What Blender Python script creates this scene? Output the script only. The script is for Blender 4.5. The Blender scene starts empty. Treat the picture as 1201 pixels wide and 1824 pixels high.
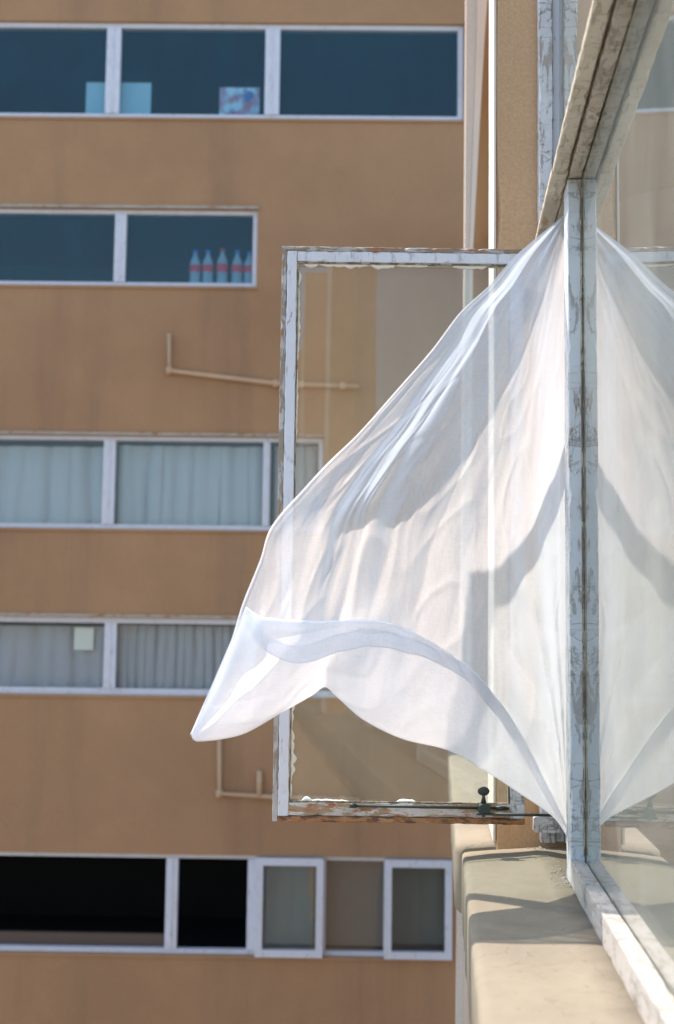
import bpy, math, random
import numpy as np
from mathutils import Vector, Matrix, noise
random.seed(7)
SC = bpy.context.scene
COL = SC.collection
# ------------------------------------------------------------------ camera
CAMH = 12.0
F = 2300.0
PW, PH = 1201.0, 1824.0
Yc = np.array([784-600.5, -(1140-912), F]); Yc /= np.linalg.norm(Yc)
Zc = np.array([.013, 1, 0.]); Zc[2] = -(Zc[0]*Yc[0]+Zc[1]*Yc[1])/Yc[2]; Zc /= np.linalg.norm(Zc)
Xc = -np.cross(Yc, Zc)
M = np.array([Xc, Yc, Zc])          # world axes (x: into the facade, y: along it, z: up) in camera right/up/forward
camd = bpy.data.cameras.new('camera'); cam = bpy.data.objects.new('camera', camd); COL.objects.link(cam)
cm = Matrix(((M[0][0], M[0][1], -M[0][2], 0), (M[1][0], M[1][1], -M[1][2], 0), (M[2][0], M[2][1], -M[2][2], CAMH), (0, 0, 0, 1)))
cam.matrix_world = cm
camd.sensor_fit = 'VERTICAL'; camd.sensor_height = 36.0; camd.lens = F/PH*36.0
camd.clip_start = .05; camd.clip_end = 2000
camd.dof.use_dof = True; camd.dof.focus_distance = 2.62; camd.dof.aperture_fstop = 4.5
SC.camera = cam

# ------------------------------------------------------------------ light
SUNV = Vector((-.47, .50, .86)).normalized()        # towards the sun
elev = math.asin(SUNV.z); rot = math.atan2(SUNV.x, SUNV.y)
w = bpy.data.worlds.new('World'); SC.world = w; w.use_nodes = True
nt = w.node_tree; nt.nodes.clear()
sky = nt.nodes.new('ShaderNodeTexSky'); sky.sky_type = 'NISHITA'; sky.sun_disc = False
sky.sun_elevation = elev; sky.sun_rotation = rot; sky.air_density = 1.2; sky.dust_density = 1.5; sky.ozone_density = 1.8
bg = nt.nodes.new('ShaderNodeBackground'); bg.inputs[1].default_value = .15
ow = nt.nodes.new('ShaderNodeOutputWorld'); nt.links.new(sky.outputs[0], bg.inputs[0]); nt.links.new(bg.outputs[0], ow.inputs[0])
sl = bpy.data.lights.new('sun', 'SUN'); sl.energy = 2.95; sl.angle = math.radians(.5); sl.color = (1, .88, .79)
so = bpy.data.objects.new('sun', sl); COL.objects.link(so); so.location = (0, 0, 40)
so.rotation_euler = SUNV.to_track_quat('Z', 'Y').to_euler()
SC.view_settings.view_transform = 'Standard'; SC.view_settings.look = 'None'
SC.view_settings.exposure = 1.42; SC.view_settings.gamma = 1; SC.view_settings.use_curve_mapping = False
SC.render.engine = 'CYCLES'
try:
    SC.cycles.transparent_max_bounces = 24; SC.cycles.max_bounces = 10; SC.cycles.diffuse_bounces = 5
except Exception: pass

# ------------------------------------------------------------------ helpers
def ray(px, py):
    d = M @ np.array([px-600.5, -(py-912), F]); return d
def hit(px, py, P0, n):
    d = ray(px, py); return d*(np.dot(P0, n)/np.dot(d, n))
def at(px, py, Y):                       # the point of the plane y = Y that a pixel of the measured photograph shows
    d = ray(px, py); p = d*(Y/d[1]); return Vector((p[0], p[1], p[2]+CAMH))

class MB:
    def __init__(s): s.v = []; s.f = []; s.sm = []
    def quad(s, a, b, c, d, smooth=False):
        i = len(s.v); s.v += [tuple(a), tuple(b), tuple(c), tuple(d)]; s.f.append((i, i+1, i+2, i+3)); s.sm.append(smooth)
    def grid(s, P, smooth=True, closeu=False, closev=False, flip=False):
        """P[i][j] points"""
        nu = len(P); nv = len(P[0]); i0 = len(s.v)
        for r in P: s.v += [tuple(p) for p in r]
        for i in range(nu if closeu else nu-1):
            for j in range(nv if closev else nv-1):
                a = i0+i*nv+j; b = i0+((i+1) % nu)*nv+j; c = i0+((i+1) % nu)*nv+(j+1) % nv; d = i0+i*nv+(j+1) % nv
                s.f.append((a, d, c, b) if flip else (a, b, c, d)); s.sm.append(smooth)
        return i0
    def fan(s, ring, flip=False):
        i0 = len(s.v); s.v += [tuple(p) for p in ring]
        f = tuple(range(i0, i0+len(ring))); s.f.append(f[::-1] if flip else f); s.sm.append(False)
    def box(s, fr, a, b, bev=0):
        x0, y0, z0 = [min(p, q) for p, q in zip(a, b)]; x1, y1, z1 = [max(p, q) for p, q in zip(a, b)]
        i = len(s.v)
        for (x, y, z) in ((x0, y0, z0), (x1, y0, z0), (x1, y1, z0), (x0, y1, z0), (x0, y0, z1), (x1, y0, z1), (x1, y1, z1), (x0, y1, z1)):
            s.v.append(tuple(fr(x, y, z)))
        for q in ((0, 3, 2, 1), (4, 5, 6, 7), (0, 1, 5, 4), (1, 2, 6, 5), (2, 3, 7, 6), (3, 0, 4, 7)):
            s.f.append(tuple(i+k for k in q)); s.sm.append(False)
    def tube(s, pts, r, n=8, caps=True):
        pts = [Vector(p) for p in pts]; rings = []
        rr = r if isinstance(r, (list, tuple)) else [r]*len(pts)
        up = Vector((0, 0, 1))
        for k, p in enumerate(pts):
            t = (pts[min(k+1, len(pts)-1)]-pts[max(k-1, 0)]).normalized()
            u = up if abs(t.z) < .9 else Vector((1, 0, 0))
            a = t.cross(u).normalized(); b = t.cross(a)
            rings.append([p+(a*math.cos(2*math.pi*j/n)+b*math.sin(2*math.pi*j/n))*rr[k] for j in range(n)])
        s.grid(rings, True, False, True)
        if caps: s.fan(rings[0]); s.fan(rings[-1], True)
    def lathe(s, o, prof, n=16):
        rings = [[(o[0]+r*math.cos(2*math.pi*j/n), o[1]+r*math.sin(2*math.pi*j/n), o[2]+z) for j in range(n)] for r, z in prof]
        s.grid(rings, True, False, True)
    def beam(s, fr, a, b, axis, jit=.0006, ch=.003, step=.02, seed=0, wob=.0008):
        """a long box along an axis with chamfered, chipped, slightly wavering edges"""
        lo = [min(p, q) for p, q in zip(a, b)]; hi = [max(p, q) for p, q in zip(a, b)]
        o = [k for k in range(3) if k != axis]
        L = hi[axis]-lo[axis]; n = max(2, int(L/step)); rs = random.Random(seed)
        w_, h_ = hi[o[0]]-lo[o[0]], hi[o[1]]-lo[o[1]]
        ch = min(ch, w_*.3, h_*.3)
        rings = []
        for k in range(n+1):
            t = lo[axis]+L*k/n; ring = []
            cc = [ch*(1+(rs.random()**3)*2.2 if rs.random() < .16 else rs.uniform(.6, .8)) for _ in range(4)]
            cc = [min(c_, w_*.45, h_*.45) for c_ in cc]
            c = [(lo[o[0]], lo[o[1]]), (hi[o[0]], lo[o[1]]), (hi[o[0]], hi[o[1]]), (lo[o[0]], hi[o[1]])]
            off = [((0, cc[0]), (cc[0], 0)), ((-cc[1], 0), (0, cc[1])), ((0, -cc[2]), (-cc[2], 0)), ((cc[3], 0), (0, -cc[3]))]
            for q in range(4):
                for dx, dy in off[q]:
                    p = [0, 0, 0]; p[axis] = t
                    wv = wob*(noise.noise(Vector((t*3, q*7.1+seed, 0))))
                    p[o[0]] = c[q][0]+dx+rs.uniform(-jit, jit)+wv; p[o[1]] = c[q][1]+dy+rs.uniform(-jit, jit)+wv
                    ring.append(fr(*p))
            rings.append(ring)
        s.grid(rings, False, False, True, flip=(axis == 1)); s.fan(rings[0], axis != 1); s.fan(rings[-1], axis == 1)
    def build(s, name, mat, parent=None, fixn=True):
        me = bpy.data.meshes.new(name); me.from_pydata(s.v, [], s.f)
        me.polygons.foreach_set('use_smooth', s.sm); me.update()
        if fixn:
            import bmesh
            bm = bmesh.new(); bm.from_mesh(me); bmesh.ops.remove_doubles(bm, verts=bm.verts, dist=1e-6); bmesh.ops.recalc_face_normals(bm, faces=bm.faces); bm.to_mesh(me); bm.free()
        if mat: me.materials.append(mat)
        o = bpy.data.objects.new(name, me); COL.objects.link(o)
        if parent is not None:
            o.parent = parent
            if parent.type == 'EMPTY': o.matrix_parent_inverse = Matrix.Translation(-parent.location)
        return o
def parent_loc(p):
    v = Vector((0, 0, 0)); q = p
    while q is not None: 
        v += q.location; q = q.parent
    # meshes are in world coordinates with their origin at 0, so only empties' offsets count
    return v
def empty(name, loc, label, cat, group=None):
    o = bpy.data.objects.new(name, None); COL.objects.link(o); o.location = loc; o.empty_display_size = .1
    return tag(o, label, cat, group)
def tag(o, label, cat, group=None):
    o['label'] = label; o['category'] = cat
    if group: o['group'] = group
    return o
def struct(o): o['kind'] = 'structure'; return o
def W(x, y, z): return (x, y, z+CAMH)              # world, heights relative to the camera

# ------------------------------------------------------------------ materials
class NT:
    def __init__(s, name):
        s.m = bpy.data.materials.new(name); s.m.use_nodes = True; s.t = s.m.node_tree; s.t.nodes.clear()
        s.out = s.n('ShaderNodeOutputMaterial'); s.co = s.n('ShaderNodeTexCoord').outputs['Object']
    def n(s, ty, **k):
        nd = s.t.nodes.new(ty)
        for a, b in k.items(): setattr(nd, a, b)
        return nd
    def l(s, a, b): s.t.links.new(a, b)
    def put(s, sock, v):
        if isinstance(v, (int, float, tuple)):
            sock.default_value = v if not isinstance(v, tuple) or len(v) == 4 or sock.type == 'VECTOR' else (*v, 1)
        else: s.l(v, sock)
    def mapv(s, sc=(1, 1, 1), loc=(0, 0, 0)):
        m = s.n('ShaderNodeMapping'); s.l(s.co, m.inputs[0]); m.inputs['Scale'].default_value = sc; m.inputs['Location'].default_value = loc; return m.outputs[0]
    def noise(s, scale=5, detail=6, rough=.6, sc=(1, 1, 1), dist=0, loc=(0, 0, 0)):
        a = s.n('ShaderNodeTexNoise'); s.l(s.mapv(sc, loc), a.inputs['Vector']); a.inputs['Scale'].default_value = scale
        a.inputs['Detail'].default_value = detail; a.inputs['Roughness'].default_value = rough; a.inputs['Distortion'].default_value = dist; return a.outputs['Fac']
    def vor(s, scale, sc=(1, 1, 1), feature='DISTANCE_TO_EDGE'):
        a = s.n('ShaderNodeTexVoronoi'); a.feature = feature; s.l(s.mapv(sc), a.inputs['Vector']); a.inputs['Scale'].default_value = scale; return a.outputs['Distance']
    def ramp(s, f, stops, interp='LINEAR'):
        r = s.n('ShaderNodeValToRGB'); r.color_ramp.interpolation = interp; e = r.color_ramp.elements
        e[0].position, e[0].color = stops[0][0], (*stops[0][1], 1) if isinstance(stops[0][1], tuple) else (stops[0][1],)*3+(1,)
        e[1].position, e[1].color = stops[-1][0], (*stops[-1][1], 1) if isinstance(stops[-1][1], tuple) else (stops[-1][1],)*3+(1,)
        for p, c in stops[1:-1]:
            q = e.new(p); q.color = (*c, 1) if isinstance(c, tuple) else (c, c, c, 1)
        s.put(r.inputs[0], f); return r.outputs[0]
    def mix(s, f, a, b, mode='MIX'):
        m = s.n('ShaderNodeMix', data_type='RGBA', blend_type=mode); s.put(m.inputs[0], f); s.put(m.inputs[6], a); s.put(m.inputs[7], b); return m.outputs[2]
    def math(s, op, a, b=0, c=0):
        m = s.n('ShaderNodeMath', operation=op); s.put(m.inputs[0], a); s.put(m.inputs[1], b); s.put(m.inputs[2], c); return m.outputs[0]
    def sep(s, v=None):
        m = s.n('ShaderNodeSeparateXYZ'); s.l(v or s.co, m.inputs[0]); return m.outputs
    def bump(s, h, strength=.3, dist=.002, prev=None):
        b = s.n('ShaderNodeBump'); b.inputs['Strength'].default_value = strength; b.inputs['Distance'].default_value = dist; s.put(b.inputs['Height'], h)
        if prev is not None: s.l(prev, b.inputs['Normal'])
        return b.outputs[0]
    def pbr(s, col, rough=.6, nrm=None, metal=0, spec=.5):
        p = s.n('ShaderNodeBsdfPrincipled'); s.put(p.inputs['Base Color'], col); s.put(p.inputs['Roughness'], rough)
        p.inputs['Metallic'].default_value = metal; p.inputs['Specular IOR Level'].default_value = spec
        if nrm is not None: s.l(nrm, p.inputs['Normal'])
        return p.outputs[0]
    def done(s, sh): s.l(sh, s.out.inputs[0]); return s.m

def stucco(name, c, dark=.8, grain=.12, streak=.25, stain=(.16, .11, .07)):
    t = NT(name)
    big = t.noise(.55, 5, .6); med = t.noise(3.2, 6, .65, loc=(3, 1, 2)); fine = t.noise(140, 3, .7)
    st = t.noise(2.4, 5, .65, sc=(1, 1, .07), loc=(5, 5, 5))
    a = t.mix(t.ramp(big, [(.32, 0.), (.68, 1.)]), c, tuple(min(1, x*dark) for x in c))
    a = t.mix(t.math('MULTIPLY', t.ramp(med, [(.45, 0.), (.75, 1.)]), .35), a, tuple(min(1, x*1.18) for x in c))
    a = t.mix(t.math('MULTIPLY', t.ramp(st, [(.52, 0.), (.78, 1.)]), streak), a, stain)
    a = t.mix(grain, a, t.ramp(fine, [(.3, .0), (.7, 1.)]), 'OVERLAY')
    b = t.bump(fine, .35, .002); b = t.bump(t.noise(22, 4, .6), .25, .004, b)
    return t.done(t.pbr(a, .88, b, spec=.25))
def render_sill(name):
    t = NT(name)
    c, d = (.250, .218, .158), (.205, .176, .127)
    a = t.mix(t.ramp(t.noise(6, 6, .65, dist=.4), [(.35, 0.), (.7, 1.)]), c, d)
    a = t.mix(t.math('MULTIPLY', t.ramp(t.noise(26, 6, .7, sc=(1, .35, 1)), [(.52, 0.), (.72, 1.)]), .5), a, (.255, .232, .185))
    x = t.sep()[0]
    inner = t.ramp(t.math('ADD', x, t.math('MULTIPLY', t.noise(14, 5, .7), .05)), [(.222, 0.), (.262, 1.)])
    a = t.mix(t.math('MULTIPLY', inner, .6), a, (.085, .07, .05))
    pit = t.ramp(t.noise(120, 3, .6), [(.66, 0.), (.72, 1.)])
    a = t.mix(t.math('MULTIPLY', pit, .45), a, (.09, .075, .05))
    e = t.math('ABSOLUTE', t.math('SUBTRACT', t.noise(5, 6, .5, dist=.6, loc=(4, 1, 0)), .5)); ln = t.math('MULTIPLY', t.ramp(e, [(0., 1.), (.0035, 0.)]), t.ramp(t.noise(4, 2, .5, loc=(8, 8, 8)), [(.5, 0.), (.6, 1.)]))
    a = t.mix(t.math('MULTIPLY', ln, .22), a, (.06, .05, .035))
    b = t.bump(t.math('ADD', pit, ln), .5, -.0015); b = t.bump(t.noise(70, 5, .65), .35, .0012, b); b = t.bump(t.noise(9, 4, .6), .35, .006, b)
    return t.done(t.pbr(a, .9, b, spec=.25))
def paint(name, c=(.72, .73, .74), grime=(.30, .26, .20), rust=(.20, .085, .03), amt=.5, rs=.0, crack=0., axis=2, bare=(.33, .29, .24), rough=.5):
    """old paint: grime, chips down to grey wood or rust, cracks"""
    t = NT(name)
    s1 = [1, 1, 1]; s1[axis] = .25
    a = t.mix(t.math('MULTIPLY', t.ramp(t.noise(9, 6, .7), [(.4, 0.), (.7, 1.)]), amt*.8), c, grime)
    chip = t.ramp(t.noise(60, 8, .72, sc=tuple(s1), dist=.6), [(.60-.13*amt, 0.), (.63-.13*amt, 1.)])
    a = t.mix(t.math('MULTIPLY', chip, min(1, .35+amt)), a, bare)
    if rs:
        r = t.ramp(t.noise(38, 8, .75, sc=tuple(s1), dist=1.2, loc=(9, 2, 4)), [(.62-.12*rs, 0.), (.68-.12*rs, 1.)])
        a = t.mix(r, a, t.mix(t.noise(90, 4), rust, tuple(x*2.4 for x in rust)))
    h = t.math('MULTIPLY', chip, -1)
    if crack:
        s2 = [.55, .55, .55]; s2[axis] = 1.25
        s3 = [.5, .5, .5]; s3[axis] = 1.6
        e = t.math('ABSOLUTE', t.math('SUBTRACT', t.noise(19, 7, .55, sc=tuple(s3), dist=.5, loc=(2, 3, 1)), .5))
        ln = t.ramp(e, [(.0, 1.), (.010, .7), (.016, 0.)])
        ln = t.math('MULTIPLY', ln, t.ramp(t.noise(12, 3, .5, loc=(1, 7, 7)), [(.42, 0.), (.56, 1.)]))
        a = t.mix(t.math('MULTIPLY', ln, crack), a, (.10, .085, .07)); h = t.math('SUBTRACT', h, ln)
    b = t.bump(h, .6, .0012); b = t.bump(t.noise(120, 5, .7, sc=tuple(s1)), .3, .0008, b)
    return t.done(t.pbr(a, rough, b, spec=.4))
def glass(name, dirt=.06, dirtc=(.62, .66, .62), tint=(.93, .97, .95), gain=1., wav=.0):
    t = NT(name)
    g = t.n('ShaderNodeNewGeometry'); d = t.n('ShaderNodeVectorMath', operation='DOT_PRODUCT'); t.l(g.outputs['Incoming'], d.inputs[0]); t.l(g.outputs['Normal'], d.inputs[1])
    c = t.math('ABSOLUTE', d.outputs['Value'])
    f = t.math('MULTIPLY_ADD', t.math('POWER', t.math('SUBTRACT', 1., c), 5.), .96, .04)
    f = t.math('MINIMUM', t.math('MULTIPLY', f, gain), 1.)
    tr = t.n('ShaderNodeBsdfTransparent'); tr.inputs[0].default_value = (*tint, 1)
    gl = t.n('ShaderNodeBsdfGlossy'); gl.inputs['Roughness'].default_value = .0
    if wav: t.l(t.bump(t.noise(3.5, 2, .4), wav, .01), gl.inputs['Normal'])
    m = t.n('ShaderNodeMixShader'); t.l(f, m.inputs[0]); t.l(tr.outputs[0], m.inputs[1]); t.l(gl.outputs[0], m.inputs[2])
    df = t.n('ShaderNodeBsdfDiffuse'); df.inputs[0].default_value = (*dirtc, 1)
    tl = t.n('ShaderNodeBsdfTranslucent'); tl.inputs[0].default_value = (*dirtc, 1)
    dm = t.n('ShaderNodeMixShader'); dm.inputs[0].default_value = .5; t.l(df.outputs[0], dm.inputs[1]); t.l(tl.outputs[0], dm.inputs[2])
    m2 = t.n('ShaderNodeMixShader')
    sm = t.ramp(t.noise(5, 7, .75, sc=(1, 1, .45)), [(.35, .35), (.75, 1.)])
    t.l(t.math('MULTIPLY', sm, dirt), m2.inputs[0]); t.l(m.outputs[0], m2.inputs[1]); t.l(dm.outputs[0], m2.inputs[2])
    return t.done(m2.outputs[0])
def plain(name, c, rough=.6, metal=0, nz=.12, bump=.2, scale=60):
    t = NT(name); n_ = t.noise(scale, 5, .65)
    a = t.mix(n_, tuple(x*(1-nz) for x in c), tuple(min(1, x*(1+nz)) for x in c))
    return t.done(t.pbr(a, rough, t.bump(n_, bump, .001), metal))

m_wall = stucco('ochre stucco', (.385, .222, .116), .82, streak=.5)
m_fac = stucco('peach stucco', (.54, .35, .20), .86, streak=.35)
m_fac_pale = stucco('pale plaster', (.62, .55, .47), .85, streak=.3)
m_fac_shade = stucco('shaded facade stucco', (.36, .22, .11), .85)  # darker copy of the facade stucco, shade put into its colour
m_sunlit = stucco('sunlit edge tone', (.66, .58, .50), .92, grain=.05, streak=.1)  # near-white tone, sun brightness put into the colour
m_sill = render_sill('cream sill render')
m_lav = paint('lavender white frame paint', (.60, .61, .66), amt=.15, rough=.45)
m_rustlintel = paint('rusty lintel', (.42, .36, .27), amt=.6, rs=.7, rust=(.16, .06, .02), axis=0)
m_sash = paint('sash paint', (.66, .68, .73), grime=(.50, .48, .46), amt=.10, rs=.06)
m_sash_edge = paint('worn sash edge', (.52, .50, .47), grime=(.25, .21, .17), amt=.9, rs=.35, bare=(.30, .24, .18))
m_sash_top = paint('worn sash top edge', (.52, .50, .47), grime=(.25, .21, .17), amt=.9, rs=.8, axis=0, bare=(.26, .19, .13))
m_sash_bot = paint('worn bottom rail', (.64, .62, .60), grime=(.38, .27, .17), amt=.75, rs=.85, axis=0, bare=(.36, .26, .16))
m_rust = paint('rusted drip edge', (.42, .24, .12), grime=(.22, .10, .04), amt=1., rs=1.2, axis=0, bare=(.10, .05, .03))
m_putty = plain('white putty', (.84, .83, .78), .7, nz=.15, bump=.6)
m_puttyd = paint('old putty line', (.42, .38, .28), grime=(.2, .15, .09), amt=.9, bare=(.16, .12, .08))
m_mull = paint('cracked mullion paint', (.56, .60, .62), grime=(.46, .45, .41), amt=.42, crack=.45, rs=.14, rust=(.16, .10, .05), bare=(.30, .28, .25))
m_jamb = paint('weathered jamb paint', (.62, .63, .64), grime=(.40, .37, .34), amt=.5, crack=.6, rs=.15, bare=(.34, .28, .23))
m_trans = paint('peeling transom paint', (.50, .45, .35), grime=(.30, .24, .16), amt=.55, crack=.45, rs=.25, axis=1, bare=(.30, .25, .19))
m_transo = paint('worn outer rail paint', (.56, .50, .38), grime=(.40, .30, .18), amt=.3, crack=.3, rs=.35, rust=(.24, .13, .05), axis=1, bare=(.36, .28, .19))
m_rail = paint('white bottom rail paint', (.45, .425, .39), grime=(.36, .32, .26), amt=.45, crack=.7, axis=1)
m_iron = plain('dark green iron', (.035, .045, .040), .5, .3, .3, .5, 90)
m_crumb = plain('crumbling mortar', (.30, .27, .22), .95, nz=.35, bump=1., scale=40)
m_glass = glass('window glass', .05)
m_cglass = glass('casement glass', .035, (.6, .6, .55), gain=1.35, wav=.02)
m_fglass = glass('dusty fixed glass', .25, (.68, .72, .66), tint=(.93, .96, .94), wav=.004, gain=1.45)
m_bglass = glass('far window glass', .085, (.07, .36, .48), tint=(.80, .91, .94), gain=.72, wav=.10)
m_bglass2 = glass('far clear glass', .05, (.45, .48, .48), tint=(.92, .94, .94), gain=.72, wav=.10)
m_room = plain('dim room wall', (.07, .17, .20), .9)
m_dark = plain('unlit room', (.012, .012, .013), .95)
m_inner = plain('inner room plaster', (.42, .44, .38), .9, nz=.05)
m_ground = stucco('courtyard concrete', (.24, .23, .21), .8)
m_ral = plain('brown board', (.10, .065, .045), .7)

# ------------------------------------------------------------------ setting
g = MB(); g.grid([[(-300, -300, 0), (300, -300, 0)], [(-300, 300, 0), (300, 300, 0)]], False)
struct(g.build('ground', m_ground, fixn=False))

# ---------------- the building across the light well
th = math.radians(4.0)
BN = np.array([-math.sin(th), math.cos(th), 0]); BR = np.array([math.cos(th), math.sin(th), 0]); BP = np.array([0, 9.4, 0])
def wpt(px, py):
    p = hit(px, py, BP, BN); return float((p-BP) @ BR), float(p[2])
def WF(a, d, h):                                   # wall frame: along, depth behind the face, height
    p = BP+BR*a+BN*d; return (p[0], p[1], h+CAMH)
rows = [  # y top, y bottom, x right end, mullion x pairs
    dict(y=(40, 211), x1=826, mull=[(188, 213), (472, 498)]),
    dict(y=(372, 509), x1=458, mull=[(203, 223)]),
    dict(y=(777, 943), x1=575, mull=[(182, 203), (468, 480)]),
    dict(y=(1102, 1240), x1=700, mull=[(184, 205), (436, 456)]),
    dict(y=(1524, 1702), x1=806, mull=[(294, 315), (440, 468), (570, 580), (684, 694)]),
]
A0 = wpt(75, 900)[0]-3.6
wall_a0, wall_a1 = A0-3, wpt(828, 900)[0]+.02
holes = []
for r in rows:
    yt, yb = r['y']; xm = (75+r['x1'])/2
    h1 = wpt(xm, yt)[1]; h0 = wpt(xm, yb)[1]; a1 = wpt(r['x1'], (yt+yb)/2)[0]
    r['h'] = (h0, h1); r['a'] = (A0, a1)
    r['m'] = [(wpt(p, (yt+yb)/2)[0], wpt(q, (yt+yb)/2)[0]) for p, q in r['mull']]
    holes.append((A0, a1, h0, h1))
bld = empty('apartment_building', WF(0, 0, -12), 'ochre rendered building across the light well with long bands of windows', 'building')
def wall_holes(mb, fr, a0, a1, h0, h1, holes, th_, step=1.6):
    cu = sorted(set([a0, a1]+[x for q in holes for x in q[:2]])); cv = sorted(set([h0, h1]+[x for q in holes for x in q[2:]]))
    for i in range(len(cu)-1):
        for j in range(len(cv)-1):
            ca, ch = (cu[i]+cu[i+1])/2, (cv[j]+cv[j+1])/2
            if any(q[0] < ca < q[1] and q[2] < ch < q[3] for q in holes): continue
            mb.quad(fr(cu[i], 0, cv[j]), fr(cu[i+1], 0, cv[j]), fr(cu[i+1], 0, cv[j+1]), fr(cu[i], 0, cv[j+1]))
            mb.quad(fr(cu[i], th_, cv[j]), fr(cu[i], th_, cv[j+1]), fr(cu[i+1], th_, cv[j+1]), fr(cu[i+1], th_, cv[j]))
    for (x0, x1, y0, y1) in holes+[(a0, a1, h0, h1)]:
        mb.quad(fr(x0, 0, y0), fr(x1, 0, y0), fr(x1, th_, y0), fr(x0, th_, y0)); mb.quad(fr(x0, 0, y1), fr(x0, th_, y1), fr(x1, th_, y1), fr(x1, 0, y1))
        mb.quad(fr(x0, 0, y0), fr(x0, th_, y0), fr(x0, th_, y1), fr(x0, 0, y1)); mb.quad(fr(x1, 0, y0), fr(x1, 0, y1), fr(x1, th_, y1), fr(x1, th_, y0))
mb = MB(); wall_holes(mb, WF, wall_a0, wall_a1, -12, 6.2, holes, .16); mb.build('wall', m_wall, bld)
mb = MB(); mb.box(WF, (wall_a0, .0, 6.21), (wall_a1, 4, 6.35)); mb.build('roof', m_fac_pale, bld)
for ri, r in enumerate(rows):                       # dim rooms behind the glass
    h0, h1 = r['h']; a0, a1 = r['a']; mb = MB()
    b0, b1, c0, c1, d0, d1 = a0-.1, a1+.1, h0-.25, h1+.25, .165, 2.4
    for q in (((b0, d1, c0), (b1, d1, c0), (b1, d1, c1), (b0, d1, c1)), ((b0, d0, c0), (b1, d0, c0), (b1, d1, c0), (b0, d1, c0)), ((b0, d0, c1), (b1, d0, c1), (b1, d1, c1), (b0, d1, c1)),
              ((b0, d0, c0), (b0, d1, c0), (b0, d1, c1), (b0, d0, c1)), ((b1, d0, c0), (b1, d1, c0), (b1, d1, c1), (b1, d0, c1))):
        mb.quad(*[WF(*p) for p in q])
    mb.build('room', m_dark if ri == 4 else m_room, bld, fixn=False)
def seam_frame(mb, x0, x1, h0, h1, d0, d1, w):
    mb.box(WF, (x0, d0, h0), (x0+w, d1, h1)); mb.box(WF, (x1-w, d0, h0), (x1, d1, h1))
    mb.box(WF, (x0+w, d0, h0), (x1-w, d1, h0+w)); mb.box(WF, (x0+w, d0, h1-w), (x1-w, d1, h1))
S = 9.4/F
for ri, r in enumerate(rows):
    h0, h1 = r['h']; a0, a1 = r['a']; w_ = (.040, .034, .034, .045, .032)[ri]
    mb = MB()
    mb.box(WF, (a0, .03, h0), (a1-w_, .09, h0+w_)); mb.box(WF, (a0, .03, h1-w_*.9), (a1-w_, .09, h1)); mb.box(WF, (a1-w_, .03, h0), (a1, .09, h1))
    win = mb.build('window', m_lav, bld)
    edges = [a0]
    for (p, q) in r['m']:
        mb = MB(); mb.box(WF, (p, .022, h0+w_+.001), (q, .088, h1-w_*.9-.001))
        mb.box(WF, ((p+q)/2-.006, .016, h0+w_+.001), ((p+q)/2+.006, .021, h1-w_*.9-.001))
        mb.build('mullion', m_lav, win); edges += [p, q]
    edges.append(a1-w_)
    for k in range(0, len(edges), 2):
        if ri == 4 and k in (0, 2): continue            # the first light of the lowest band stands open
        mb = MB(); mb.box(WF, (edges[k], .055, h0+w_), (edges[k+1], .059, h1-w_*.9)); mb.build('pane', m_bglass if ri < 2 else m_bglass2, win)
    if ri in (1, 2, 3):                             # rusty lintel strip and drip line above the frame
        mb = MB(); mb.box(WF, (a0, -.018, h1+.002), (a1+.01, .028, h1+.022)); mb.build('lintel', m_rustlintel, bld)
    mb = MB(); mb.box(WF, (a0-.01, -.012, h0-.022), (a1+.01, .028, h0-.002)); mb.build('sill', m_wall, bld)
# opening sashes and sill board of the lowest band
r = rows[4]; h0, h1 = r['h']
for (xa, xb, dd) in ((456, 576, .012), (685, 805, .012)):
    p, q = wpt(xa, 1600)[0], wpt(xb, 1600)[0]
    mb = MB(); seam_frame(mb, p, q, h0+.0, h1-.01, -.045, .012, .05)
    s_ = mb.build('window', m_lav, bld)
    mb = MB(); mb.box(WF, (p+.05, -.02, h0+.05), (q-.05, -.016, h1-.06)); mb.build('pane', m_bglass2, s_)
mb = MB(); mb.box(WF, (A0, .10, h0+.03), (wpt(294, 1600)[0], .15, h0+.115)); mb.build('board', m_ral, bld)
# rusty reveal beside the top window, pale corner pilaster
a1 = rows[0]['a'][1]
mb = MB(); mb.box(WF, (a1+.004, -.03, rows[0]['h'][0]+.15), (a1+.035, .02, rows[0]['h'][1])); mb.build('shutter_edge', plain('rusty red edge', (.20, .05, .02), .8), bld)

# things behind the panes
def sheet(name, x0, x1, y0, y1, depth, mat, label, cat, amp=0., waves=0, group=None, ph=0.):
    p0 = wpt(x0, (y0+y1)/2)[0]; p1 = wpt(x1, (y0+y1)/2)[0]; b0 = wpt((x0+x1)/2, y1)[1]; b1 = wpt((x0+x1)/2, y0)[1]
    n_ = max(2, int(waves*10)+2); mb = MB()
    front = []; back = []
    for i in range(n_+1):
        u = i/n_; cf = []; cb = []
        for j in range(13):
            v = j/12
            ph2 = (u+.05*noise.noise(Vector((u*6, ph, waves))))*waves*2*math.pi+ph+1.1*math.sin(v*2.2+u*6)*(.5 if waves else 0)
            dd = depth+amp*(.55+.9*noise.noise(Vector((u*9, v*.8, ph+3))))*math.sin(ph2)+amp*.5*math.sin(ph2*.47+1.7)
            a = p0+(p1-p0)*u+amp*.6*math.cos(ph2)*(waves > 0); h = b0+(b1-b0)*v
            cf.append(WF(a, dd, h)); cb.append(WF(a, dd+.002, h))
        front.append(cf); back.append(cb)
    mb.grid(front, waves > 0); mb.grid(back, waves > 0, flip=True)
    o = mb.build(name, mat, fixn=False); return tag(o, label, cat, group)
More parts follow.
